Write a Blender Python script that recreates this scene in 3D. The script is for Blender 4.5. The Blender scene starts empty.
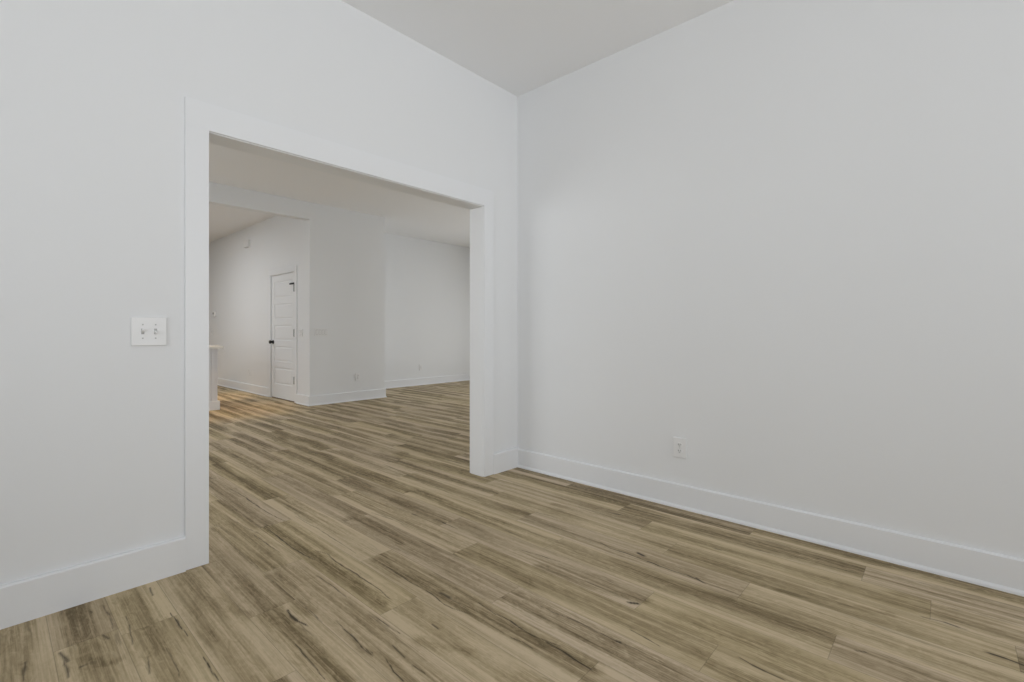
import bpy, bmesh, math, random
import numpy as np
from mathutils import Vector, Matrix

sc = bpy.context.scene
# ------------------------------------------------------------------ camera
F_PX, HOR, CAM_H = 477.8, 332.0, 1.107
YAW = math.atan((947.6 - 512) / F_PX)          # forward direction measured from +X towards +Y
cam_d = bpy.data.cameras.new('camera')
cam_d.sensor_width = 36.0
cam_d.lens = F_PX / 1024 * 36.0
cam_d.shift_y = -(341.0 - HOR) / 1024
cam_d.clip_start = 0.02
cam = bpy.data.objects.new('camera', cam_d)
sc.collection.objects.link(cam)
cam.location = (0, 0, CAM_H)
cam.rotation_euler = (math.pi / 2, 0, YAW - math.pi / 2)
sc.camera = cam

# ------------------------------------------------------------------ world
world = bpy.data.worlds.new('daylight')
sc.world = world
world.use_nodes = True
wn = world.node_tree.nodes
bg = wn['Background']
sky = wn.new('ShaderNodeTexSky')
sky.sky_type = 'HOSEK_WILKIE'
sky.sun_direction = (0.3, 0.5, 0.6)
sky.turbidity = 4
world.node_tree.links.new(sky.outputs[0], bg.inputs[0])
bg.inputs[1].default_value = 0.6

# ------------------------------------------------------------------ lights (all added: at invented windows and under the kitchen ceiling)
def area(name, loc, direction, sx, sy, power, col=(1, 1, 1), spread=180):
    d = bpy.data.lights.new(name, 'AREA')
    d.shape = 'RECTANGLE'; d.size = sx; d.size_y = sy
    d.energy = power; d.color = col; d.spread = math.radians(spread)
    o = bpy.data.objects.new(name, d)
    sc.collection.objects.link(o)
    o.location = loc
    o.rotation_euler = Vector(direction).to_track_quat('-Z', 'Y').to_euler()
    return o
# added area lamps standing in for daylight, two tilted up to brighten the ceiling
area('daylight_back_window', (1.50, -3.42, 1.50), (0, 1, 0.20), 2.0, 1.7, 46.5, (0.957, 0.980, 1.0), 116)
area('daylight_side_window', (-1.97, 0.9, 1.50), (1, 0, 0.26), 1.9, 1.7, 27, (0.957, 0.980, 1.0), 128)
area('daylight_far_window', (9.22, 5.2, 1.35), (-1, 0, -0.16), 2.6, 1.6, 84, (0.935, 0.97, 1.0), 135)
area('daylight_lounge_window', (-1.97, 5.0, 1.5), (1, 0, -0.30), 2.6, 1.7, 47, (0.935, 0.97, 1.0), 150)
# kitchen: added lamps, a neutral panel for walls and warm spots for the floor
area('kitchen_panel_light', (0.9, 9.6, 3.02), (0, 0, -1), 1.2, 0.6, 47, (0.94, 0.97, 1.0))
def spot(name, loc, power, col, deg):
    d = bpy.data.lights.new(name, 'SPOT')
    d.energy = power; d.color = col; d.spot_size = math.radians(deg); d.spot_blend = 0.9; d.shadow_soft_size = 0.06
    o = bpy.data.objects.new(name, d); sc.collection.objects.link(o); o.location = loc
    return o
for y_, e_ in ((7.45, 115), (9.2, 160), (11.2, 160)):
    spot('kitchen_downlight', (2.25, y_, 3.02), e_, (1.0, 0.66, 0.30), 42)

# ------------------------------------------------------------------ exposure
sc.view_settings.view_transform = 'Standard'
sc.view_settings.look = 'None'
sc.view_settings.exposure = 0.0
sc.view_settings.gamma = 1.0
sc.view_settings.use_curve_mapping = False

# ------------------------------------------------------------------ the plan, in metres
H = 3.05
WL = 2.625          # face of the left wall (plane Y)
WL2 = 2.757         # its other face
WR = 2.945          # face of the right wall (plane X)
OX0, OX1, OZ = 0.7155, 2.546, 2.065      # cased opening
XMIN, YMIN, XMAX, YMAX = -1.75, -3.2, 9.0, 13.0
AY, AX0, AX1 = 7.06, 3.245, 4.535       # far wall block with the closet
BY = 8.13
HZ = 2.797          # underside of the kitchen header
DY0, DY1, DZ = 7.560, 8.484, 2.052      # closet door

# ------------------------------------------------------------------ helpers
def link(o, parent=None):
    sc.collection.objects.link(o)
    if parent is not None:
        o.parent = parent
    return o

def mesh_obj(name, bm, mat, parent=None, loc=None, smooth=False):
    me = bpy.data.meshes.new(name)
    bmesh.ops.recalc_face_normals(bm, faces=bm.faces[:])
    bm.to_mesh(me); bm.free()
    if mat: me.materials.append(mat)
    if smooth:
        for p in me.polygons: p.use_smooth = True
    o = bpy.data.objects.new(name, me)
    link(o, parent)
    if loc is not None: o.location = loc
    return o

def add_box(bm, x0, x1, y0, y1, z0, z1, bev=0.0, seg=2):
    t = bmesh.new()
    bmesh.ops.create_cube(t, size=1)
    for v in t.verts:
        v.co = Vector(((x0 + x1) / 2 + v.co.x * (x1 - x0), (y0 + y1) / 2 + v.co.y * (y1 - y0), (z0 + z1) / 2 + v.co.z * (z1 - z0)))
    if bev > 0:
        bmesh.ops.bevel(t, geom=t.edges[:], offset=bev, segments=seg, profile=0.5, affect='EDGES')
    merge(bm, t)

def merge(bm, t, mtx=None):
    me = bpy.data.meshes.new('tmp')
    t.to_mesh(me); t.free()
    if mtx is not None: me.transform(mtx)
    bm.from_mesh(me)
    bpy.data.meshes.remove(me)

def add_lathe(bm, prof, mtx, n=24):
    """prof: list of (radius, height) turned about local z"""
    t = bmesh.new()
    rings = []
    for r, z in prof:
        if r < 1e-6:
            rings.append([t.verts.new((0, 0, z))])
        else:
            rings.append([t.verts.new((r * math.cos(2 * math.pi * i / n), r * math.sin(2 * math.pi * i / n), z)) for i in range(n)])
    for a, b in zip(rings[:-1], rings[1:]):
        for i in range(n):
            j = (i + 1) % n
            if len(a) == 1 and len(b) == 1: continue
            if len(a) == 1: t.faces.new((a[0], b[i], b[j]))
            elif len(b) == 1: t.faces.new((a[i], a[j], b[0]))
            else: t.faces.new((a[i], a[j], b[j], b[i]))
    bmesh.ops.recalc_face_normals(t, faces=t.faces[:])
    merge(bm, t, mtx)

def add_profile(bm, prof, p0, p1, out, m0=0.0, m1=0.0):
    """sweep a profile [(depth, height)] from p0 to p1 along a wall; out = unit vector into the room;
    m0, m1 lengthen (per unit of depth) each end for a mitre"""
    p0 = Vector((p0[0], p0[1], 0)); p1 = Vector((p1[0], p1[1], 0)); out = Vector((out[0], out[1], 0))
    d = (p1 - p0).normalized()
    t = bmesh.new()
    a = [t.verts.new(p0 + out * u - d * (m0 * u) + Vector((0, 0, z))) for u, z in prof]
    b = [t.verts.new(p1 + out * u + d * (m1 * u) + Vector((0, 0, z))) for u, z in prof]
    n = len(prof)
    for i in range(n):
        j = (i + 1) % n
        t.faces.new((a[i], a[j], b[j], b[i]))
    t.faces.new(a); t.faces.new(b[::-1])
    bmesh.ops.recalc_face_normals(t, faces=t.faces[:])
    merge(bm, t)

def structure(o): o['kind'] = 'structure'; return o

def thing(name, label, cat, loc, rotz=0.0, group=None):
    o = bpy.data.objects.new(name, None)
    link(o); o.location = loc; o.rotation_euler = (0, 0, rotz); o.empty_display_size = 0.05
    o['label'] = label; o['category'] = cat
    if group: o['group'] = group
    return o

# ------------------------------------------------------------------ materials
def new_mat(name):
    m = bpy.data.materials.new(name); m.use_nodes = True
    nt = m.node_tree
    return m, nt, nt.nodes['Principled BSDF']

def paint(name, col, rough, bump=0.0, scale=180.0, var=0.0):
    m, nt, b = new_mat(name)
    b.inputs['Base Color'].default_value = (*col, 1)
    b.inputs['Roughness'].default_value = rough
    b.inputs['Specular IOR Level'].default_value = 0.35
    tc = nt.nodes.new('ShaderNodeTexCoord')
    if bump > 0:
        n = nt.nodes.new('ShaderNodeTexNoise'); n.inputs['Scale'].default_value = scale; n.inputs['Detail'].default_value = 3
        nt.links.new(tc.outputs['Object'], n.inputs['Vector'])
        bp = nt.nodes.new('ShaderNodeBump'); bp.inputs['Strength'].default_value = bump; bp.inputs['Distance'].default_value = 0.002
        nt.links.new(n.outputs['Fac'], bp.inputs['Height']); nt.links.new(bp.outputs[0], b.inputs['Normal'])
    if var > 0:
        n2 = nt.nodes.new('ShaderNodeTexNoise'); n2.inputs['Scale'].default_value = 1.3; n2.inputs['Detail'].default_value = 4
        nt.links.new(tc.outputs['Object'], n2.inputs['Vector'])
        r = nt.nodes.new('ShaderNodeMix'); r.data_type = 'RGBA'
        r.inputs[6].default_value = (*[c * (1 - var) for c in col], 1); r.inputs[7].default_value = (*[c * (1 + var) for c in col], 1)
        nt.links.new(n2.outputs['Fac'], r.inputs[0]); nt.links.new(r.outputs[2], b.inputs['Base Color'])
    return m

M_wall = paint('wall_paint', (0.845, 0.853, 0.862), 0.75, 0.10, 160, 0.012)
M_ceil = paint('ceiling_paint', (0.90, 0.90, 0.905), 0.85, 0.12, 120)
M_trim = paint('trim_paint', (0.86, 0.87, 0.885), 0.38)
M_door = paint('door_paint', (0.86, 0.868, 0.88), 0.42)
M_plate = paint('plate_plastic', (0.85, 0.85, 0.85), 0.35)
M_slot = paint('slot_dark', (0.02, 0.02, 0.02), 0.6)
M_screw = paint('screw_painted', (0.55, 0.55, 0.54), 0.4)
M_black = paint('black_hardware', (0.012, 0.011, 0.011), 0.6)
M_hinge = paint('hinge_dark_metal', (0.03, 0.03, 0.03), 0.85)
M_stone = paint('countertop_stone', (0.83, 0.83, 0.82), 0.25, 0, 1, 0.05)
M_island = paint('island_paint', (0.78, 0.78, 0.80), 0.45)
M_slotgrey = paint('slot_shadow_grey', (0.42, 0.42, 0.41), 0.5)  # plain grey for toggle slots and the thermostat display
M_grey = paint('plastic_grey', (0.30, 0.30, 0.30), 0.5)

def glass_mat():
    m, nt, b = new_mat('window_glass')
    nt.nodes.remove(b)
    tr = nt.nodes.new('ShaderNodeBsdfTransparent'); gl = nt.nodes.new('ShaderNodeBsdfGlossy')
    gl.inputs['Roughness'].default_value = 0.02
    mx = nt.nodes.new('ShaderNodeMixShader'); mx.inputs[0].default_value = 0.06
    nt.links.new(tr.outputs[0], mx.inputs[1]); nt.links.new(gl.outputs[0], mx.inputs[2])
    nt.links.new(mx.outputs[0], nt.nodes['Material Output'].inputs[0])
    return m
M_glass = glass_mat()

def floor_mat():
    m, nt, b = new_mat('vinyl_oak_planks')
    N, L = nt.nodes, nt.links
    def node(t, **kw):
        n = N.new(t)
        for k, v in kw.items(): setattr(n, k, v)
        return n
    def math_(op, a, c=None, clamp=False):
        n = node('ShaderNodeMath', operation=op, use_clamp=clamp)
        for i, v in enumerate((a, c)):
            if v is None: continue
            if isinstance(v, (int, float)): n.inputs[i].default_value = v
            else: L.new(v, n.inputs[i])
        return n.outputs[0]
    uv = node('ShaderNodeUVMap', uv_map='plank')
    seed = node('ShaderNodeAttribute', attribute_name='seed')
    mul = node('ShaderNodeVectorMath', operation='SCALE'); mul.inputs[3].default_value = 37.0
    L.new(seed.outputs['Vector'], mul.inputs[0])
    add = node('ShaderNodeVectorMath', operation='ADD')
    L.new(uv.outputs[0], add.inputs[0]); L.new(mul.outputs[0], add.inputs[1])
    def noise(sx, sy, detail=4, rough=0.55, dist=0.0):
        mp = node('ShaderNodeVectorMath', operation='MULTIPLY'); mp.inputs[1].default_value = (sx, sy, 1)
        L.new(add.outputs[0], mp.inputs[0])
        n = node('ShaderNodeTexNoise'); n.inputs['Scale'].default_value = 1
        n.inputs['Detail'].default_value = detail; n.inputs['Roughness'].default_value = rough; n.inputs['Distortion'].default_value = dist
        L.new(mp.outputs[0], n.inputs['Vector'])
        return n.outputs['Fac']
    def ramp(fac, stops, interp='LINEAR'):
        r = node('ShaderNodeValToRGB'); r.color_ramp.interpolation = interp
        while len(r.color_ramp.elements) > 1: r.color_ramp.elements.remove(r.color_ramp.elements[-1])
        r.color_ramp.elements[0].position = stops[0][0]; r.color_ramp.elements[0].color = stops[0][1]
        for p, c in stops[1:]:
            e = r.color_ramp.elements.new(p); e.color = c
        L.new(fac, r.inputs[0]); return r.outputs[0]
    def mixc(fac, a, c, blend='MIX'):
        n = node('ShaderNodeMix', data_type='RGBA', blend_type=blend)
        for s, v in ((0, fac), (6, a), (7, c)):
            if isinstance(v, (int, float)): n.inputs[s].default_value = v
            elif isinstance(v, tuple): n.inputs[s].default_value = v
            else: L.new(v, n.inputs[s])
        return n.outputs[2]
    tone = node('ShaderNodeAttribute', attribute_name='tone').outputs['Fac']
    stroke = node('ShaderNodeAttribute', attribute_name='stroke').outputs['Fac']
    band = node('ShaderNodeAttribute', attribute_name='band').outputs['Fac']
    g = lambda v: (v, v, v, 1)
    sep = node('ShaderNodeSeparateXYZ'); L.new(seed.outputs['Vector'], sep.inputs[0])
    suv = node('ShaderNodeSeparateXYZ'); L.new(uv.outputs[0], suv.inputs[0])
    fine = noise(210, 5, 5, 0.7, 0.3)
    mid = noise(70, 1.6, 5, 0.62, 0.9)
    streak = noise(26, 0.7, 4, 0.55, 0.5)
    mottled = noise(48, 17, 5, 0.65, 1.4)
    # heartwood: one long band per board, off centre, wandering as it runs
    wob = noise(0.01, 1.1, 2, 0.5, 0.0)
    wob2 = noise(2.0, 5.0, 3, 0.6, 0.0)
    cen = math_('ADD', math_('MULTIPLY', math_('SUBTRACT', sep.outputs[0], 0.5), 0.42), 0.5)
    cen = math_('ADD', cen, math_('MULTIPLY', math_('SUBTRACT', wob, 0.5), 0.8))
    cen = math_('ADD', cen, math_('MULTIPLY', math_('SUBTRACT', wob2, 0.5), 0.22))
    off = math_('SUBTRACT', math_('DIVIDE', suv.outputs[0], PW), cen)
    hw = math_('ADD', math_('MULTIPLY', sep.outputs[1], 0.24), 0.30)
    q = math_('DIVIDE', math_('ABSOLUTE', off), hw)
    hm = ramp(q, [(0.0, g(0.9)), (0.40, g(0.85)), (0.72, g(0.48)), (1.0, g(0.0))])
    # ramp stops end at 1, so stretch the shoulder
    inten = ramp(noise(0.01, 1.1, 2, 0.5), [(0.32, g(0.25)), (0.45, g(0.8)), (0.60, g(1))])
    hm = math_('MULTIPLY', hm, inten)
    auto = node('ShaderNodeAttribute', attribute_name='auto').outputs['Fac']
    hm = math_('MULTIPLY', hm, auto)
    hm = math_('MAXIMUM', hm, math_('MULTIPLY', band, 1.0))
    d = math_('MULTIPLY', hm, 0.62)
    d = math_('ADD', d, math_('MULTIPLY', math_('SUBTRACT', streak, 0.5), 1.3))
    d = math_('ADD', d, math_('MULTIPLY', math_('SUBTRACT', mid, 0.5), math_('ADD', 0.55, math_('MULTIPLY', hm, 0.9))))
    d = math_('ADD', d, math_('MULTIPLY', math_('SUBTRACT', fine, 0.5), math_('ADD', 0.55, math_('MULTIPLY', hm, 0.75))))
    d = math_('ADD', d, math_('MULTIPLY', math_('SUBTRACT', mottled, 0.5), math_('ADD', 0.45, math_('MULTIPLY', hm, 0.75))))
    d = math_('ADD', d, 0.15)
    d = math_('ADD', d, math_('MULTIPLY', tone, 0.7), True)
    col = ramp(d, [(0.0, (*FL_A, 1)), (0.35, (*FL_B, 1)), (0.7, (*FL_C, 1)), (1.0, (*FL_D, 1))])
    # slight hue drift from plank to plank
    hue = mixc(sep.outputs[2], (1.0, 0.985, 1.06, 1), (1.01, 1.0, 0.95, 1))
    col = mixc(1.0, col, hue, 'MULTIPLY')
    # thin dark cracks: along the edge of the heartwood, broken up by a mask
    edge = math_('ABSOLUTE', math_('SUBTRACT', q, math_('ADD', 0.72, math_('MULTIPLY', math_('SUBTRACT', mid, 0.5), 0.9))))
    crk = ramp(edge, [(0.0, g(1)), (0.035, g(0.7)), (0.085, g(0))])
    msk = ramp(noise(3, 2.6, 2, 0.5), [(0.55, g(0)), (0.62, g(1))])
    crk = math_('MULTIPLY', math_('MULTIPLY', crk, msk), math_('MULTIPLY', inten, 0.7))
    brk = ramp(math_('ADD', math_('MULTIPLY', fine, 0.5), math_('MULTIPLY', mottled, 0.5)), [(0.30, g(0.45)), (0.46, g(1))])
    crk = math_('MAXIMUM', math_('MULTIPLY', crk, auto), math_('MULTIPLY', math_('MULTIPLY', stroke, brk), 1.35), True)
    col = mixc(crk, col, (*FL_CR, 1))
    # seams
    sp = node('ShaderNodeSeparateXYZ'); L.new(uv.outputs[0], sp.inputs[0])
    eu = math_('MINIMUM', sp.outputs[0], math_('SUBTRACT', PW, sp.outputs[0]))
    ln = node('ShaderNodeAttribute', attribute_name='plen').outputs['Fac']
    ev = math_('MINIMUM', sp.outputs[1], math_('SUBTRACT', ln, sp.outputs[1]))
    e = math_('MINIMUM', eu, ev)
    seam = ramp(math_('MULTIPLY', e, 100), [(0.0, g(1)), (0.07, g(0.8)), (0.16, g(0))])
    col = mixc(math_('MULTIPLY', seam, 0.42), col, (*FL_CR, 1))
    L.new(col, b.inputs['Base Color'])
    ro = ramp(d, [(0, g(0.48)), (1, g(0.60))])
    L.new(ro, b.inputs['Roughness'])
    b.inputs['Specular IOR Level'].default_value = 0.28
    hgt = math_('SUBTRACT', math_('MULTIPLY', fine, 0.25), math_('ADD', math_('MULTIPLY', crk, 0.5), seam))
    bp = node('ShaderNodeBump'); bp.inputs['Strength'].default_value = 0.35; bp.inputs['Distance'].default_value = 0.0008
    L.new(hgt, bp.inputs['Height']); L.new(bp.outputs[0], b.inputs['Normal'])
    return m

PW, PL = 0.1762, 1.226
FL_A = (0.640, 0.525, 0.345)
FL_B = (0.450, 0.358, 0.212)
FL_C = (0.255, 0.195, 0.102)
FL_D = (0.150, 0.110, 0.052)
FL_CR = (0.060, 0.042, 0.020)
M_floor = floor_mat()

# ------------------------------------------------------------------ floor: each plank a small grid so its own marks can be stored on it
def px2floor(px, py):
    d = F_PX * CAM_H / (py - HOR)
    c, s = math.cos(YAW), math.sin(YAW)
    k = (px - 512) / F_PX
    return (d * (c + s * k), d * (s - c * k))

# marks seen in the boards (points measured on the floor through the photograph, then kept in metres); width in m, strength
CRACKS = [
 ([(381.5,564),(399,574.7),(416.6,585.4),(432,594),(444,604),(453.8,609),(471,614)], .0035, .75),
 ([(479,603),(494.8,613.8),(510.4,620.6),(522,629.4),(535.8,637),(560,646)], .0035, .8),
 ([(545.9,642),(563.4,651.8),(575,659.6),(592.7,670.4)], .006, 1.0),
 ([(512,638),(522,642),(532,648)], .004, .8),
 ([(440,593),(450,598)], .010, .6),
 ([(314.8,550.3),(328.4,554.2),(336.3,562),(350,570),(367.5,581.6),(376,587),(390.3,599)], .0035, .75),
 ([(264,526),(271.8,531.8),(287.4,544.5),(301,553),(314.8,560)], .0045, .8),
 ([(228.8,487.8),(244.5,496.6),(258,506.4),(271.8,515),(289.4,523)], .004, .75),
 ([(287.4,609.9),(291,616),(297,620.6),(307,625.5)], .007, 1.0),
 ([(295,644),(307,657.7),(324.5,679)], .0035, .7),
 ([(336,620.6),(350,634),(361.6,646),(373.4,653.8)], .004, .7),
 ([(305,607),(314.8,614.7),(322.6,622.5)], .003, .6),
 ([(316.7,575.7),(332.3,585.4),(346,597)], .003, .6),
 ([(203.4,657.7),(209.3,667.5),(219,681)], .004, .8),
 ([(254,534.7),(268,544.5),(279.6,552.3)], .003, .6),
 ([(295,516),(305,522),(316.7,527.9),(336,540.5),(355.8,553)], .003, .55),
 ([(102.5,605),(109.4,614.7),(113.3,628.4)], .004, .5),
 ([(126,616.6),(130,630.3),(132.8,644)], .005, .6),
 ([(170,612.7),(177.7,622.5),(187.5,636)], .004, .75),
 ([(60,653),(64.5,657.7),(68,661)], .010, .7),
 ([(25.4,661.5),(23.4,681)], .006, .6),
 ([(80,667),(91.8,663.5),(101.6,659.6)], .006, .6),
 ([(166,648),(173.8,661.5),(179.7,677)], .0035, .6),
 ([(147.5,655.7),(149.4,673)], .004, .5),
 ([(64.5,659.6),(68.4,677)], .006, .6),
 ([(103,635),(109,639)], .006, .6),
 ([(90,611),(92,613)], .006, .6),
 ([(150,588),(153,595)], .005, .6),
 ([(376.6,617.7),(389.3,626.5),(400,633.3)], .003, .75),
 ([(393.2,646),(405,657.7)], .004, .6),
 ([(385.4,658.7),(393.2,671.4),(403,681)], .004, .8),
 ([(412.7,665.5),(424.5,673.3)], .004, .6),
 ([(360,646),(371.7,654.8)], .004, .7),
 ([(432.3,624.5),(439,629.4)], .004, .6),
 ([(629,602.6),(637.7,603.6)], .008, 1.0),
 ([(540,606),(559.5,614.7),(579,622.5),(604.5,635.2),(620,642.5),(637.7,650)], .0028, .65),
 ([(616,641),(621,643)], .006, .8),
 ([(629.8,629.4),(643.5,637),(659,646)], .0035, .7),
 ([(600.5,542.5),(610.3,548.4),(626,553),(641.6,559),(665,568),(688.4,575.7),(702,581.6),(721.6,588.4),(740,595.2)], .0045, .85),
 ([(638,553),(644,556)], .012, .8),
 ([(696,578),(704,583)], .009, .7),
 ([(522,550.3),(535.8,554.2),(560,562)], .004, .7),
 ([(436,519),(446,524),(457.7,528.8)], .005, .8),
 ([(383,464),(392.5,468),(403.4,472)], .006, .7),
 ([(355.8,472),(371.4,477)], .007, .7),
 ([(372,512.7),(382,516),(392.5,519.7)], .005, .5),
 ([(412,514),(416,515)], .008, .5),
 ([(740,657.7),(751.7,664.5),(765.4,671.4),(785,680)], .005, .7),
 ([(792.7,622.5),(814,631.3),(831.8,639)], .003, .5),
 ([(857,650.9),(867,652.4)], .005, .6),
 ([(921.7,616.7),(945,622.5),(968.5,630.4)], .006, .6),
 ([(988,652.8),(1003.7,657.7),(1024,665.5)], .007, .75),
 ([(714,548.4),(721.6,550.3)], .006, .7),
 ([(602.5,511),(615,514),(628,516)], .005, .6),
 ([(867,563),(876.7,565.5)], .005, .8),
]
BANDS = [
 ([(378,560),(400,572),(425,582),(450,597),(480,614),(520,632),(560,652),(592,668)], .040, .9),
 ([(266,527),(289,539),(301,548),(318,556),(332,566),(350,577),(368,592),(384,603)], .036, .9),
 ([(211,495),(235,510),(258,527)], .035, .6),
 ([(273.8,607),(300,634),(325,660),(345,682)], .038, .75),
 ([(275,575),(292,590),(310,610)], .05, .7),
 ([(213,529),(228.8,540.5),(248.4,558),(268,570)], .03, .6),
 ([(213,600),(235,612),(252,614)], .05, .5),
 ([(125,600),(140,625),(155,650)], .07, .5),
 ([(190,590),(205,620),(215,640)], .04, .4),
 ([(85,657),(100,664),(112,662)], .03, .8),
 ([(10,600),(12,650)], .05, .6),
 ([(350,519),(364,520),(385,532),(402,543)], .045, .7),
 ([(330,494),(300,478),(275,470)], .04, .5),
 ([(456,552),(480,556),(510,568),(530,585)], .05, .5),
 ([(540,566),(575,580),(610,592),(645,600)], .03, .8),
 ([(420,640),(440,646),(470,652)], .03, .6),
 ([(700,560),(740,575),(800,595),(850,606)], .04, .4),
 ([(900,596),(940,606),(1000,622)], .05, .5),
 ([(870,570),(920,585),(980,598)], .035, .4),
 ([(650,576),(690,590),(730,600)], .035, .7),
 ([(555,504),(600,515),(640,526),(700,543)], .03, .6),
 ([(780,590),(830,602),(890,615)], .03, .6),
 ([(745,600),(790,618),(830,632)], .045, .5),
]
TONE = {(0, 0): -.25, (0, 1): .06, (0, 2): .15, (1, 1): .05, (1, 2): -.15, (-1, 1): .02, (-1, 2): -.28, (-2, 1): -.12, (-2, 2): -.02,
        (4, 0): -.22, (4, 1): .05, (2, 0): -.08, (2, 1): .03, (1, 0): -.02, (3, 0): 0.0, (7, 1): -.05, (7, 2): .02, (-3, 1): -.05, (-4, 1): -.10}
JOINT = {0: 1.376, 1: 1.825 - PL, 2: .923, 3: .30, 4: .645, 5: 1.05, 6: .05, 7: .284, 8: .80, -1: .865, -2: 1.640 - PL, -3: 1.10, -4: 1.995 - PL,
         -5: .35, -6: 1.0, -7: 2.285 - PL, -8: .2}

def seg_dist(P, pts):
    best = np.full(len(P), 1e9)
    for (ax, ay), (bx, by) in zip(pts[:-1], pts[1:]):
        d = np.array([bx - ax, by - ay]); L2 = (d ** 2).sum() + 1e-12
        t = np.clip(((P - [ax, ay]) @ d) / L2, 0, 1)
        q = P - (np.array([ax, ay]) + t[:, None] * d)
        best = np.minimum(best, np.hypot(q[:, 0], q[:, 1]))
    return best

def build_floor():
    rnd = random.Random(11)
    cr = []
    for pts, w, s in CRACKS:         # roughen each crack: short pieces, uneven width, thin ends
        P = [Vector(px2floor(*p)) for p in pts]
        fine = [P[0]]
        for a, b in zip(P[:-1], P[1:]):
            k = max(1, int((b - a).length / 0.03))
            for i in range(1, k + 1):
                fine.append(a.lerp(b, i / k) + Vector((rnd.uniform(-1, 1), rnd.uniform(-1, 1))) * (0.0025 if i < k else 0.001))
        n_ = len(fine) - 1
        for i in range(n_):
            e = min(1.0, 0.45 + 1.6 * min(i + .5, n_ - i - .5) / n_) if n_ > 2 else 1.0
            f = rnd.uniform(0.45, 1.05) * e
            cr.append(([tuple(fine[i]), tuple(fine[i + 1])], max(w * 0.85 * f, .0016), min(1.0, s * (0.75 + 0.4 * f))))
    bd = [([px2floor(*p) for p in pts], w, s) for pts, w, s in BANDS]
    V, Fc, UV, SEED, TN, ST, BD, PLN, AU = [], [], [], [], [], [], [], [], []
    base = 0
    k0 = math.floor((XMIN - 1.385) / PW); k1 = math.ceil((XMAX - 1.385) / PW)
    for k in range(k0, k1 + 1):
        xa, xb = 1.385 + k * PW, 1.385 + (k + 1) * PW
        j0 = JOINT.get(k, rnd.uniform(0, PL))
        n0 = math.floor((YMIN - j0) / PL) - 1
        for n in range(n0, int((YMAX - j0) / PL) + 2):
            ya, yb = j0 + (n) * PL, j0 + (n + 1) * PL
            # plank index relative to the joint nearest the camera: 0 = in front of it
            seed = (rnd.random(), rnd.random(), rnd.random())
            tn = TONE.get((k, n + 1), rnd.gauss(0, 0.09))
            cxa, cxb, cya, cyb = max(xa, XMIN), min(xb, XMAX), max(ya, YMIN), min(yb, YMAX)
            if cxb - cxa < 1e-4 or cyb - cya < 1e-4: continue
            near = xb > -0.2 and xa < 2.95 and yb > -0.6 and ya < 3.3
            nx = 52 if near else 1
            ny = 110 if near else 1
            gx, gy = np.meshgrid(np.linspace(cxa, cxb, nx + 1), np.linspace(cya, cyb, ny + 1))
            P = np.stack([gx.ravel(), gy.ravel()], 1)
            st = np.zeros(len(P)); bb = np.zeros(len(P))
            if near:
                for lst, acc, crack in ((cr, st, True), (bd, bb, False)):
                    for pts, w, s in lst:
                        xs = [p[0] for p in pts]; ys = [p[1] for p in pts]
                        if max(xs) < cxa - .1 or min(xs) > cxb + .1 or max(ys) < cya - .1 or min(ys) > cyb + .1: continue
                        d = seg_dist(P, pts)
                        acc[:] = np.maximum(acc, s * np.exp(-(d / (w if crack else w)) ** 2))
            V.append(np.c_[P, np.zeros(len(P))])
            UV.append(np.c_[P[:, 0] - xa, P[:, 1] - ya])
            SEED.append(np.tile(seed, (len(P), 1))); TN.append(np.full(len(P), tn)); PLN.append(np.full(len(P), yb - ya))
            ST.append(st); BD.append(bb); AU.append(np.full(len(P), 0.6 if near and bb.max() > .35 else 1.0))
            i = np.arange(nx)[None, :] + (nx + 1) * np.arange(ny)[:, None]
            i = i.ravel() + base
            Fc.append(np.stack([i, i + 1, i + nx + 2, i + nx + 1], 1))
            base += len(P)
    V = np.concatenate(V); Fc = np.concatenate(Fc); UV = np.concatenate(UV)
    me = bpy.data.meshes.new('floor')
    me.from_pydata(V.tolist(), [], Fc.tolist())
    uvl = me.uv_layers.new(name='plank')
    uvl.data.foreach_set('uv', UV[Fc.ravel()].astype(np.float32).ravel())
    a = me.attributes.new('seed', 'FLOAT_VECTOR', 'POINT'); a.data.foreach_set('vector', np.concatenate(SEED).astype(np.float32).ravel())
    for nm, arr in (('tone', TN), ('stroke', ST), ('band', BD), ('plen', PLN), ('auto', AU)):
        a = me.attributes.new(nm, 'FLOAT', 'POINT'); a.data.foreach_set('value', np.concatenate(arr).astype(np.float32))
    me.materials.append(M_floor)
    o = bpy.data.objects.new('floor', me)
    link(o); structure(o)
build_floor()

# ------------------------------------------------------------------ walls and ceiling
T = 0.13
def wall(name, boxes, mat=None):
    bm = bmesh.new()
    for b in boxes: add_box(bm, *b)
    return structure(mesh_obj(name, bm, mat or M_wall))

bm = bmesh.new(); add_box(bm, XMIN - T, XMAX + T, YMIN - T, YMAX + T, H, H + 0.15)
structure(mesh_obj('ceiling', bm, M_ceil))
JT = 0.019   # jamb board
wall('wall_left', [(XMIN, OX0 - JT, WL, WL2, 0, H), (OX1 + JT, XMAX, WL, WL2, 0, H), (OX0 - JT, OX1 + JT, WL, WL2, OZ + JT, H)])
wall('wall_right', [(WR, WR + T, YMIN, WL, 0, H)])
def holed_x(x0, x1, ya, yb, h):      # a wall standing along Y with one window hole
    y0, y1, z0, z1 = h
    return [(x0, x1, ya, y0, 0, H), (x0, x1, y1, yb, 0, H), (x0, x1, y0, y1, 0, z0), (x0, x1, y0, y1, z1, H)]
WB = (0.40, 2.50, 0.60, 2.45)
wall('wall_back', [(XMIN, WB[0], YMIN - T, YMIN, 0, H), (WB[1], WR + T, YMIN - T, YMIN, 0, H), (WB[0], WB[1], YMIN - T, YMIN, 0, WB[2]), (WB[0], WB[1], YMIN - T, YMIN, WB[3], H)])
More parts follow.
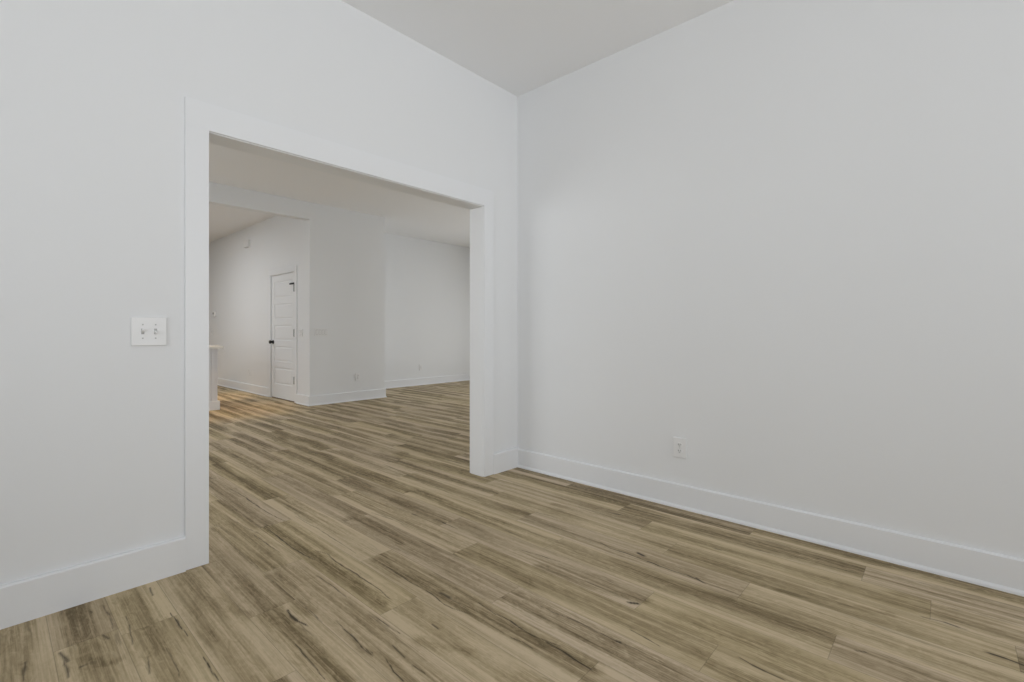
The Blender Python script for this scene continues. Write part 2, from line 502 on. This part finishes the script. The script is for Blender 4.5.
WS = (-0.10, 1.90, 0.60, 2.45)
wall('wall_side', holed_x(XMIN - T, XMIN, YMIN - T, WL, WS))
WLO = (3.6, 6.4, 0.6, 2.45)
wall('wall_lounge', holed_x(XMIN - T, XMIN, WL, AY, WLO) + [(XMIN - T, XMIN, AY, YMAX, 0, H)])
WF = (3.8, 6.6, 0.5, 2.5)
wall('wall_east', holed_x(XMAX, XMAX + T, WL, BY, WF))
wall('wall_far', [(AX0 + T, AX1, AY, AY + T, 0, H), (AX1 - T, AX1, AY + T, BY + T, 0, H), (AX1, XMAX + T, BY, BY + T, 0, H)])
wall('wall_kitchen', [(AX0, AX0 + T, AY, DY0 - JT, 0, H), (AX0, AX0 + T, DY1 + JT, YMAX, 0, H), (AX0, AX0 + T, DY0 - JT, DY1 + JT, DZ + JT, H)])
wall('wall_end', [(XMIN - T, AX0 + T, YMAX, YMAX + T, 0, H)])
wall('wall_header', [(XMIN, AX0, AY, AY + T, HZ, H)])

# invented windows, all out of view, added as openings for the area lamps
def window(n, axis, plane, a0, a1, z0, z1, inward):
    """frame, meeting rail and panes set in the wall hole; plane = room face of the wall"""
    def B(bm, a, b, d0, d1, c, e, bev=0.003):
        q0, q1 = sorted((plane + inward * d0, plane + inward * d1))
        if axis == 'y': add_box(bm, a, b, q0, q1, c, e, bev)
        else: add_box(bm, q0, q1, a, b, c, e, bev)
    bm = bmesh.new()
    w = 0.05
    B(bm, a0, a0 + w, -0.12, -0.03, z0, z1); B(bm, a1 - w, a1, -0.12, -0.03, z0, z1)
    B(bm, a0 + w, a1 - w, -0.12, -0.03, z0, z0 + w); B(bm, a0 + w, a1 - w, -0.12, -0.03, z1 - w, z1)
    zm = (z0 + z1) / 2; am = (a0 + a1) / 2
    B(bm, am - .04, am + .04, -0.12, -0.03, z0 + w, z1 - w)
    B(bm, a0 + w, am - .04, -0.09, -0.05, zm - .02, zm + .02); B(bm, am + .04, a1 - w, -0.09, -0.05, zm - .02, zm + .02)
    root = structure(mesh_obj('window_%d' % n, bm, M_trim))
    bm = bmesh.new(); B(bm, a0 + w, a1 - w, -0.073, -0.067, z0 + w, z1 - w, 0)
    mesh_obj('pane', bm, M_glass, root)
    bm = bmesh.new()
    B(bm, a0 - .09, a0, 0, .018, z0 - .02, z1); B(bm, a1, a1 + .09, 0, .018, z0 - .02, z1); B(bm, a0 - .09, a1 + .09, 0, .018, z1, z1 + .12)
    mesh_obj('window_casing', bm, M_trim, root)
    bm = bmesh.new(); B(bm, a0 - .11, a1 + .11, -0.03, .05, z0 - .045, z0 - .02); B(bm, a0 - .09, a1 + .09, 0, .018, z0 - .14, z0 - .045)
    mesh_obj('window_sill', bm, M_trim, root)
window(1, 'y', YMIN, *WB, 1)
window(2, 'x', XMIN, *WS, 1)
window(3, 'x', XMIN, *WLO, 1)
window(4, 'x', XMAX, *WF, -1)

# ------------------------------------------------------------------ cased opening
CW, CH, CT = 0.099, 0.134, 0.017
RV = 0.004
bm = bmesh.new()
# jamb boards lining the opening
add_box(bm, OX0 - JT, OX0, WL - .002, WL2 + .002, 0, OZ + JT, .001)
add_box(bm, OX1, OX1 + JT, WL - .002, WL2 + .002, 0, OZ + JT, .001)
add_box(bm, OX0 - .001, OX1 + .001, WL - .002, WL2 + .002, OZ, OZ + JT, .001)
structure(mesh_obj('trim_1', bm, M_trim))
def casing(name, yf, s, mat=M_trim):
    bm = bmesh.new()
    ya, yb = sorted((yf, yf + s * CT))
    add_box(bm, OX0 - RV - CW + .004, OX0 - RV, ya, yb, 0.002, OZ + RV + .0005)
    add_box(bm, OX1 + RV, OX1 + RV + CW, ya, yb, 0.002, OZ + RV + .0005)
    yc, yd = sorted((yf, yf + s * CT))
    add_box(bm, OX0 - RV - CW + .004, OX1 + RV + CW, yc, yd, OZ + RV, OZ + CH)
    return structure(mesh_obj(name, bm, mat))
casing('trim_2', WL, -1)
casing('trim_3', WL2, 1)

# ------------------------------------------------------------------ baseboards
BH, BT = 0.148, 0.016
PROF = [(0, 0), (BT, 0), (BT, BH - .006), (BT - .006, BH), (0, BH)]
PROFS = [(0, 0), (BT + .011, 0), (BT + .010, .010), (BT + .003, .019), (BT, .020), (BT, BH - .006), (BT - .006, BH), (0, BH)]
PROFL = [(0, 0), (.023, 0), (.023, BH + .004), (.017, BH + .010), (0, BH + .010)]
def base(name, runs):
    bm = bmesh.new()
    for r in runs: add_profile(bm, *r)
    return structure(mesh_obj(name, bm, M_trim))
base('baseboard_left', [(PROFL, (XMIN, WL), (OX0 - RV - CW + .004, WL), (0, -1)), (PROFL, (OX1 + RV + CW, WL), (WR, WL), (0, -1))])
base('baseboard_right', [(PROFS, (WR, YMIN), (WR, WL - .023), (-1, 0))])
base('baseboard_back', [(PROFS, (XMIN, YMIN), (WR - .027, YMIN), (0, 1)), (PROFS, (XMIN, YMIN + .027), (XMIN, WL - .023), (1, 0))])
base('baseboard_far', [(PROFS, (AX0, AY), (AX1, AY), (0, -1), 1, 1), (PROFS, (AX1, AY), (AX1, BY), (1, 0), 1, 0), (PROFS, (AX1 + .027, BY), (XMAX, BY), (0, -1)),
                       (PROFS, (XMAX, WL2), (XMAX, BY - .027), (-1, 0))])
DC = 0.083
base('baseboard_kitchen', [(PROFS, (AX0, AY), (AX0, DY0 - DC), (-1, 0), 1, 0), (PROFS, (AX0, DY1 + DC), (AX0, YMAX), (-1, 0)), (PROFS, (XMIN, YMAX), (AX0 - .027, YMAX), (0, -1))])
base('baseboard_lounge', [(PROFS, (XMIN, WL2), (XMIN, YMAX - .027), (1, 0)), (PROFS, (XMIN + .027, WL2), (OX0 - .11, WL2), (0, 1)), (PROFS, (OX1 + .11, WL2), (XMAX - .027, WL2), (0, 1))])

# ------------------------------------------------------------------ closet door in the kitchen wall
def build_door():
    # slab with five recessed horizontal panels, facing -X
    st = 0.105
    zs = [(.215, .500), (.600, .868), (.968, 1.236), (1.336, 1.604), (1.704, 1.945)]
    zs = [(.244, .521), (.617, .872), (.968, 1.222), (1.318, 1.572), (1.668, 1.945)]
    xf = AX0 + .004
    y0, y1 = DY0 + .003, DY1 - .003
    z0, z1 = .014, DZ - .003
    bm = bmesh.new()
    # core + stiles and rails with sunk panels
    ys = [y0, y0 + st, y1 - st, y1]
    zz = [z0] + [v for p in zs for v in p] + [z1]
    def quad(pts):
        bm.faces.new([bm.verts.new(p) for p in pts])
    for i in range(3):
        for j in range(len(zz) - 1):
            a, b, c, d = ys[i], ys[i + 1], zz[j], zz[j + 1]
            if i == 1 and j % 2 == 1:
                rings = []
                for ins, dep in ((0, 0), (.004, .009), (.022, .009), (.034, .003)):
                    rings.append([(xf + dep, a + ins, c + ins), (xf + dep, b - ins, c + ins), (xf + dep, b - ins, d - ins), (xf + dep, a + ins, d - ins)])
                for r0, r1 in zip(rings[:-1], rings[1:]):
                    for q in range(4):
                        quad([r0[q], r0[(q + 1) % 4], r1[(q + 1) % 4], r1[q]])
                quad(rings[-1])
            else:
                quad([(xf, a, c), (xf, b, c), (xf, b, d), (xf, a, d)])
    xb = xf + .035
    quad([(xb, y0, z0), (xb, y0, z1), (xb, y1, z1), (xb, y1, z0)])
    quad([(xf, y0, z0), (xb, y0, z0), (xb, y1, z0), (xf, y1, z0)])
    quad([(xf, y0, z1), (xf, y1, z1), (xb, y1, z1), (xb, y0, z1)])
    quad([(xf, y0, z0), (xf, y0, z1), (xb, y0, z1), (xb, y0, z0)])
    quad([(xf, y1, z0), (xb, y1, z0), (xb, y1, z1), (xf, y1, z1)])
    bmesh.ops.remove_doubles(bm, verts=bm.verts[:], dist=1e-5)
    root = structure(mesh_obj('door_1', bm, M_door))
    # jamb lining
    bm = bmesh.new()
    add_box(bm, AX0 - .001, AX0 + T, DY0 - JT, DY0, 0, DZ + JT); add_box(bm, AX0 - .001, AX0 + T, DY1, DY1 + JT, 0, DZ + JT); add_box(bm, AX0 - .001, AX0 + T, DY0, DY1, DZ, DZ + JT)
    add_box(bm, AX0 + .042, AX0 + .055, DY0, DY0 + .02, 0, DZ); add_box(bm, AX0 + .042, AX0 + .055, DY1 - .02, DY1, 0, DZ); add_box(bm, AX0 + .042, AX0 + .055, DY0 + .02, DY1 - .02, DZ - .02, DZ)
    mesh_obj('door_frame', bm, M_trim, root)
    bm = bmesh.new()
    c0, c1 = AX0 - .016, AX0
    add_box(bm, c0, c1, DY0 - DC, DY0 - .006, .002, DZ + .006, .002); add_box(bm, c0, c1, DY1 + .006, DY1 + DC, .002, DZ + .006, .002)
    add_box(bm, c0 - .003, c1, DY0 - DC, DY1 + DC, DZ + .006, DZ + .100, .002)
    mesh_obj('door_casing', bm, M_trim, root)
    # knob: rose, neck and ball
    bm = bmesh.new()
    mt = Matrix.Translation((xf, DY1 - .066, .938)) @ Matrix.Rotation(-math.pi / 2, 4, 'Y')
    add_lathe(bm, [(0, 0), (.033, 0), (.033, .005), (.030, .009), (.022, .011), (.020, .030), (.022, .036), (.026, .042), (.030, .052), (.028, .062), (.018, .068), (0, .070)], mt)
    k = mesh_obj('door_knob', bm, M_black, root, smooth=True); k['label'] = 'round black door knob'
    def hinge(z, stop=False):
        bm = bmesh.new()
        add_lathe(bm, [(0, -.062), (.005, -.060), (.011, -.055), (.011, -.019), (.010, -.018), (.011, -.017), (.011, .017), (.010, .018), (.011, .019), (.011, .055), (.005, .060), (0, .062)],
                  Matrix.Translation((xf - .012, DY0 + .010, z)), 14)
        add_box(bm, xf - .003, xf + .0005, DY0 + .003, DY0 + .042, z - .052, z + .052)
        h = mesh_obj('hinge', bm, M_hinge, root)
        h['label'] = 'dark metal hinge'
        if stop:
            bm = bmesh.new()
            add_box(bm, xf - .022, xf - .008, DY0 + .004, DY0 + .175, z + .060, z + .084, .003)
            add_lathe(bm, [(0, 0), (.011, 0), (.011, .012), (0, .012)], Matrix.Translation((xf - .004, DY0 + .165, z + .072)) @ Matrix.Rotation(-math.pi / 2, 4, 'Y'), 12)
            mesh_obj('door_stop', bm, M_hinge, h)
        return h
    hinge(.345); hinge(1.090); hinge(1.800, True)
    bm = bmesh.new(); add_box(bm, AX0 + .002, AX0 + .11, DY0, DY1, 0, .008, .002)
    th = mesh_obj('threshold', bm, M_thresh, root)
    th['label'] = 'brown strip under the door'
M_thresh = paint('threshold_wood', (0.16, 0.10, 0.055), 0.6)
build_door()

# ------------------------------------------------------------------ wall devices.  Local frame: x along the plate, z up, -y out of the wall
ROT_LEFT = 0.0                 # on walls facing -Y
ROT_RIGHT = -math.pi / 2       # on walls facing -X
def plate_bm(w, h, t=.009):
    bm = bmesh.new()
    add_box(bm, -w / 2, w / 2, -t, 0, -h / 2, h / 2, .0026, 3)
    return bm
def screw(root, x, z, y=-.0090):
    bm = bmesh.new()
    mt = Matrix.Translation((x, y, z)) @ Matrix.Rotation(math.pi / 2, 4, 'X')
    add_lathe(bm, [(0, 0), (.0034, 0), (.0034, .0007), (.0022, .0013), (0, .0015)], mt, 12)
    return mesh_obj('screw', bm, M_screw, root)
def toggle_plate(loc, rot, gangs, label, w=None, h=.124, cat='light switch', group=None, name='light_switch', ups=None):
    pitch = .0462
    w = w or (.072 + pitch * (gangs - 1))
    r = thing(name, label, cat, loc, rot, group)
    mesh_obj('wall_plate', plate_bm(w, h), M_plate, r)
    for g in range(gangs):
        x = (g - (gangs - 1) / 2) * pitch
        bm = bmesh.new(); add_box(bm, x - .0055, x + .0055, -.0096, -.0085, -.0125, .0125)
        mesh_obj('toggle_slot', bm, M_slotgrey, r)
        up = 1 if (ups is None or ups[g]) else -1
        bm = bmesh.new()
        t = bmesh.new(); bmesh.ops.create_cube(t, size=1)
        for v in t.verts:
            k = .8 if v.co.y < 0 else 1
            v.co = Vector((v.co.x * .0085 * k, v.co.y * .018 - .009, v.co.z * .011 * k))
        bmesh.ops.bevel(t, geom=t.edges[:], offset=.001, segments=2, profile=.5, affect='EDGES')
        merge(bm, t, Matrix.Translation((x, -.0075, 0)) @ Matrix.Rotation(-up * math.radians(28), 4, 'X'))
        mesh_obj('toggle', bm, M_plate, r)
        screw(r, x, .030); screw(r, x, -.030)
    return r
def rocker_plate(loc, rot, gangs, label, group=None):
    pitch = .0462; w = .072 + pitch * (gangs - 1)
    r = thing('light_switch', label, 'light switch', loc, rot, group)
    mesh_obj('wall_plate', plate_bm(w, .118), M_plate, r)
    for g in range(gangs):
        x = (g - (gangs - 1) / 2) * pitch
        bm = bmesh.new(); add_box(bm, x - .018, x + .018, -.0096, -.0085, -.035, .035, .0004)
        mesh_obj('rocker_frame', bm, M_grey, r)
        bm = bmesh.new()
        t = bmesh.new(); bmesh.ops.create_cube(t, size=1)
        for v in t.verts:
            z = v.co.z * .066
            v.co = Vector((v.co.x * .033, (-.0135 if v.co.z > 0 else -.0105) if v.co.y < 0 else -.008, z))
        merge(bm, t, Matrix.Translation((x, 0, 0)))
        mesh_obj('rocker', bm, M_plate, r)
    return r
def outlet(loc, rot, label, w=.078, h=.122, flip=1):
    r = thing('power_outlet', label, 'outlet', loc, rot)
    mesh_obj('wall_plate', plate_bm(w, h), M_plate, r)
    for s in (1, -1):
        bm = bmesh.new()
        t = bmesh.new()
        # face with rounded sides and flat top and bottom
        pts = []
        for i in range(32):
            a = 2 * math.pi * i / 32
            x = .0172 * math.cos(a); z = max(-.0138, min(.0138, .0172 * math.sin(a)))
            pts.append((x, z))
        f = [t.verts.new((x, -.0120, z)) for x, z in pts]; b = [t.verts.new((x, -.0075, z)) for x, z in pts]
        t.faces.new(f)
        for i in range(32): t.faces.new((f[i], f[(i + 1) % 32], b[(i + 1) % 32], b[i]))
        merge(bm, t, Matrix.Translation((0, 0, s * .0195)))
        fc = mesh_obj('socket', bm, M_plate, r)
        bm = bmesh.new()
        z = s * .0195
        add_box(bm, -.0085, -.0050, -.0124, -.0115, z - .001, z + .0075)
        add_box(bm, .0050, .0085, -.0124, -.0115, z + .0002, z + .0065)
        add_lathe(bm, [(0, 0), (.0026, 0), (.0026, .0006), (0, .0006)], Matrix.Translation((0, -.0118, z - .0068)) @ Matrix.Rotation(math.pi / 2, 4, 'X'), 12)
        mesh_obj('slot', bm, M_slot, fc)
    screw(r, 0, 0)
    return r

toggle_plate((.482, WL, 1.1095), ROT_LEFT, 2, 'white double toggle switch plate beside the wide cased opening, nearest the camera', w=.128, h=.126, ups=(True, False))
outlet((WR, 1.2476, .377), ROT_RIGHT, 'white outlet low on the large right wall, right of the room corner', w=.086, h=.126)
rocker_plate((3.425, AY, 1.105), ROT_LEFT, 4, 'wide white switch plate on the far wall, right of the white door')
outlet((4.034, AY, .379), ROT_LEFT, 'white outlet low on the nearer far wall, beneath the wide switch plate')
outlet((6.085, BY, .368), ROT_LEFT, 'white outlet on the recessed farthest wall, seen at the right in the opening')
rocker_plate((AX0, 7.345, 1.095), ROT_RIGHT, 2, 'small white switch plate on the narrow wall strip between white door and outside corner')
outlet((AX0, 9.50, .372), ROT_RIGHT, 'white outlet low on the kitchen wall left of the white door')
toggle_plate((AX0, 11.70, 1.10), ROT_RIGHT, 1, 'white switch plate just above the countertop at the left edge of the opening')

# door chime high on the kitchen wall
r = thing('door_chime', 'white boxy door chime mounted high on the kitchen wall, up and left of the door', 'door chime', (AX0, 9.555, 2.735), ROT_RIGHT)
bm = bmesh.new(); add_box(bm, -.105, .105, -.052, 0, -.065, .065, .008, 3)
mesh_obj('chime_cover', bm, M_plate, r)
bm = bmesh.new()
for i in range(7): add_box(bm, -.07, .07, -.0535, -.051, -.036 + i * .012, -.033 + i * .012)
mesh_obj('grille', bm, M_plate, r)
# thermostat
r = thing('thermostat', 'small white thermostat box on the kitchen wall, above the countertop end', 'thermostat', (AX0, 11.50, 1.485), ROT_RIGHT)
bm = bmesh.new(); add_box(bm, -.075, .075, -.028, 0, -.055, .055, .006, 3)
mesh_obj('thermostat_body', bm, M_plate, r)
bm = bmesh.new(); add_box(bm, -.045, .045, -.0295, -.027, -.005, .035, .001)
mesh_obj('display', bm, M_slotgrey, r)

# ------------------------------------------------------------------ kitchen island
IX0, IX1, IY0, IY1 = 0.75, 2.205, 7.69, 8.55
r = thing('kitchen_island', 'white kitchen island with panelled end and pale countertop, left edge of the opening', 'kitchen island', (IX0, IY0, 0))
def loc_box(bm, x0, x1, y0, y1, z0, z1, bev=0): add_box(bm, x0 - IX0, x1 - IX0, y0 - IY0, y1 - IY0, z0, z1, bev)
bm = bmesh.new(); loc_box(bm, IX0, IX1, IY0, IY1, 0, .865, .002)
x = IX0 + .03
while x < IX1 - .03:          # vertical boards of the cladding
    loc_box(bm, x, min(x + .046, IX1 - .002), IY0 - .006, IY0, .12, .865, .002)
    x += .05
mesh_obj('island_body', bm, M_island, r)
bm = bmesh.new()
loc_box(bm, IX0 - .02, IX1 + .025, IY0 - .026, IY0 - .006, 0, .128, .004)
loc_box(bm, IX1, IX1 + .025, IY0 - .006, IY1 + .02, 0, .128, .004)
loc_box(bm, IX0 - .02, IX0, IY0 - .006, IY1 + .02, 0, .128, .004)
mesh_obj('island_baseboard', bm, M_trim, r)
bm = bmesh.new(); loc_box(bm, IX0 - .05, 2.272, IY0 - .035, IY1 + .30, .8655, .906, .004)
c = mesh_obj('countertop', bm, M_stone, r); c['label'] = 'pale stone countertop'
